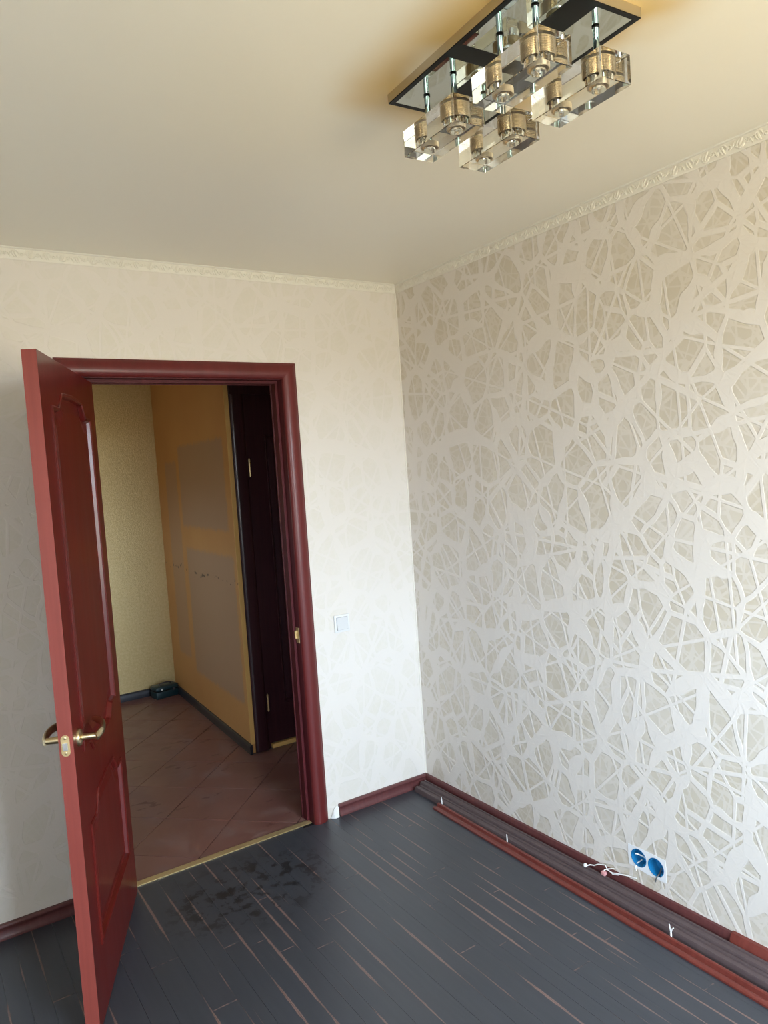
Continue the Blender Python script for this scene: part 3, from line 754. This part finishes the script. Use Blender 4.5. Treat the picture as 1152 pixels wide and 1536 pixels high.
for k, (x_, y_, h_, fk, lb) in enumerate(((-.1065,-.262,.052,0,'leftmost of the three white plastic tie stubs standing at the red strip'),(-.1075,-.712,.050,0,'middle of the three white plastic tie stubs standing at the red strip'),(-.1075,-1.500,.058,1,'split white plastic tie stub nearest the camera, fork-topped'))):
    bm = bmesh.new()  # ends of white plastic ties sticking up
    x_ = -.1070 - (.0225*1.9/3.055)*max(0, (-y_-.245))
    if fk:
        tube(bm, [(x_,y_,.001),(x_,y_,h_*.55)], .0030, 8); tube(bm, [(x_,y_,h_*.5),(x_+.001,y_+.004,h_*.8),(x_,y_+.005,h_)], .0019, 8)
        tube(bm, [(x_,y_,h_*.5),(x_,y_-.005,h_*.8),(x_,y_-.011,h_*.9)], .0019, 8)
    else: tube(bm, [(x_,y_,.001),(x_,y_,h_*.6),(x_-.0005,y_+.001,h_)], [.0026,.0026,.0016], 8)
    tag(link('tie_stub', bm, WHITE, smooth=True), lb, 'tie stub', 'white tie stubs at the red strip')

# ------------------------------------------------------------------ ceiling lamp
lamp = tag(empty('ceiling_lamp', (-.918, -1.757, H), -.047), 'black ceiling lamp with mirror squares and four crystal blocks', 'ceiling lamp')
PX, PY = .145, .2475; PT = .022
MX = ((-.133,-.032),(.032,.133)); MY = ((-.237,-.0245),(.0245,.237))
bm = bmesh.new()
hol = [[(a_[0],b_[0]),(a_[1],b_[0]),(a_[1],b_[1]),(a_[0],b_[1])] for a_ in MX for b_ in MY]
lp = holed(bm, [(-PX,-PY),(PX,-PY),(PX,PY),(-PX,PY)], hol, lambda x_, y_: (x_, y_, -PT))
up_ = ring_verts(bm, [(v.co.x, v.co.y, 0) for v in lp[0]]); bridge(bm, lp[0], up_); bm.faces.new(up_)
for q in lp[1:]:
    t_ = ring_verts(bm, [(v.co.x, v.co.y, -PT+.002) for v in q]); bridge(bm, q, t_)
link('base_plate', bm, BLACK, lamp)
bm = bmesh.new(); rr_ = []
for o_, z_ in ((.0006,-PT+.0022),(.0006,-.0002),(.0001,-.0002),(.0001,-PT+.0022)):
    rr_.append(ring_verts(bm, [(sx_*(PX+o_), sy_*(PY+o_), z_) for sx_, sy_ in ((-1,-1),(1,-1),(1,1),(-1,1))]))
for k in range(4): bridge(bm, rr_[k], rr_[(k+1) % 4])
link('steel_rim', bm, mat('rim_steel', (.60,.57,.50), .3, 1), lamp)['label'] = 'steel side rim of the plate'
for a_ in MX:
    for b_ in MY: mbox('mirror', MIRROR, a_[0], a_[1], b_[0], b_[1], -PT+.0008, -PT+.004, lamp)
rod_bm = bmesh.new(); lathe(rod_bm, [(.0064,0),(.0064,-.078)], (0,0,0), 18)
cb = bmesh.new(); lathe(cb, [(.0066,0),(.0078,-.0006),(.0078,-.0022),(.0066,-.0028)], (0,0,-.0002), 18)
bw, bl, bh = .0415, .100, .060; ZT = -.090
# crystal block with two stepped blind holes (air inside)
gb = bmesh.new()
bb = bmesh.new(); box(bb, -bw, bw, -bl, bl, -bh, 0, 0); bmesh.ops.bevel(bb, geom=list(bb.edges), offset=.0012, segments=1, affect='EDGES'); bmesh.ops.recalc_face_normals(bb, faces=bb.faces)
tmp = bpy.data.meshes.new('t'); bb.to_mesh(tmp); bb.free(); gb.from_mesh(tmp)
for yy in (-.052, .052):
    cc = bmesh.new(); lathe(cc, [(.0150,-.0345),(.0150,-.052)], (0,yy,0), 28)
    bmesh.ops.recalc_face_normals(cc, faces=cc.faces); bmesh.ops.reverse_faces(cc, faces=cc.faces)
    t2 = bpy.data.meshes.new('t2'); cc.to_mesh(t2); cc.free(); gb.from_mesh(t2)
gm = bpy.data.meshes.new('crystal_block'); gb.to_mesh(gm); gb.free(); gm.materials.append(GLASS)
hb = bmesh.new(); prof = []
zz = -.003
while zz > -.033: prof += [(.0222, zz), (.0208, zz-.0015)]; zz -= .0030
n_ = 28; prev = None
for r_, h_ in prof+[(.0200,-.0335),(.0190,-.0335),(.0190,-.004)]:
    cur = ring_verts(hb, [(r_*math.cos(2*PI*i/n_), r_*math.sin(2*PI*i/n_), h_) for i in range(n_)])
    if prev: bridge(hb, prev, cur)
    else: hb.faces.new(cur)
    prev = cur
hm = bpy.data.meshes.new('bulb_holder'); bmesh.ops.recalc_face_normals(hb, faces=hb.faces); hb.to_mesh(hm); hb.free(); hm.materials.append(GOLD); hm.shade_smooth(); hm.set_sharp_from_angle(angle=math.radians(25))
ub = bmesh.new(); lathe(ub, [(.004,-.012),(.0065,-.016),(.0065,-.042),(.004,-.047),(.001,-.049)], (0,0,0), 18); um = bpy.data.meshes.new('bulb'); ub.to_mesh(um); ub.free(); um.materials.append(BULB); um.shade_smooth()
rm = bpy.data.meshes.new('rod'); rod_bm.to_mesh(rm); rod_bm.free(); rm.materials.append(CHROME); rm.shade_smooth(); rm.set_sharp_from_angle(angle=math.radians(35))
cm = bpy.data.meshes.new('collar'); cb.to_mesh(cm); cb.free(); cm.materials.append(BLACK); cm.shade_smooth()
def part(name, me, parent, loc):
    o = bpy.data.objects.new(name, me); COL.objects.link(o); o.parent = parent; o.location = loc; return o
rodL = -ZT-PT
for cx in (-.0815, .0815):
    for cy in (.1275, -.1360):
        b = part('crystal_block', gm, lamp, (cx, cy, ZT))
        for yy in (-.052, .052):
            part('bulb_holder', hm, b, (0, yy, 0)); part('bulb', um, b, (0, yy, 0))
            r = part('rod', rm, lamp, (cx, cy+yy, -PT)); r.scale = (1,1,rodL/.078)
            part('collar', cm, r, (0,0,0))
for o in list(bpy.data.meshes):
    if o.name in ('t','t2') and o.users == 0: bpy.data.meshes.remove(o)
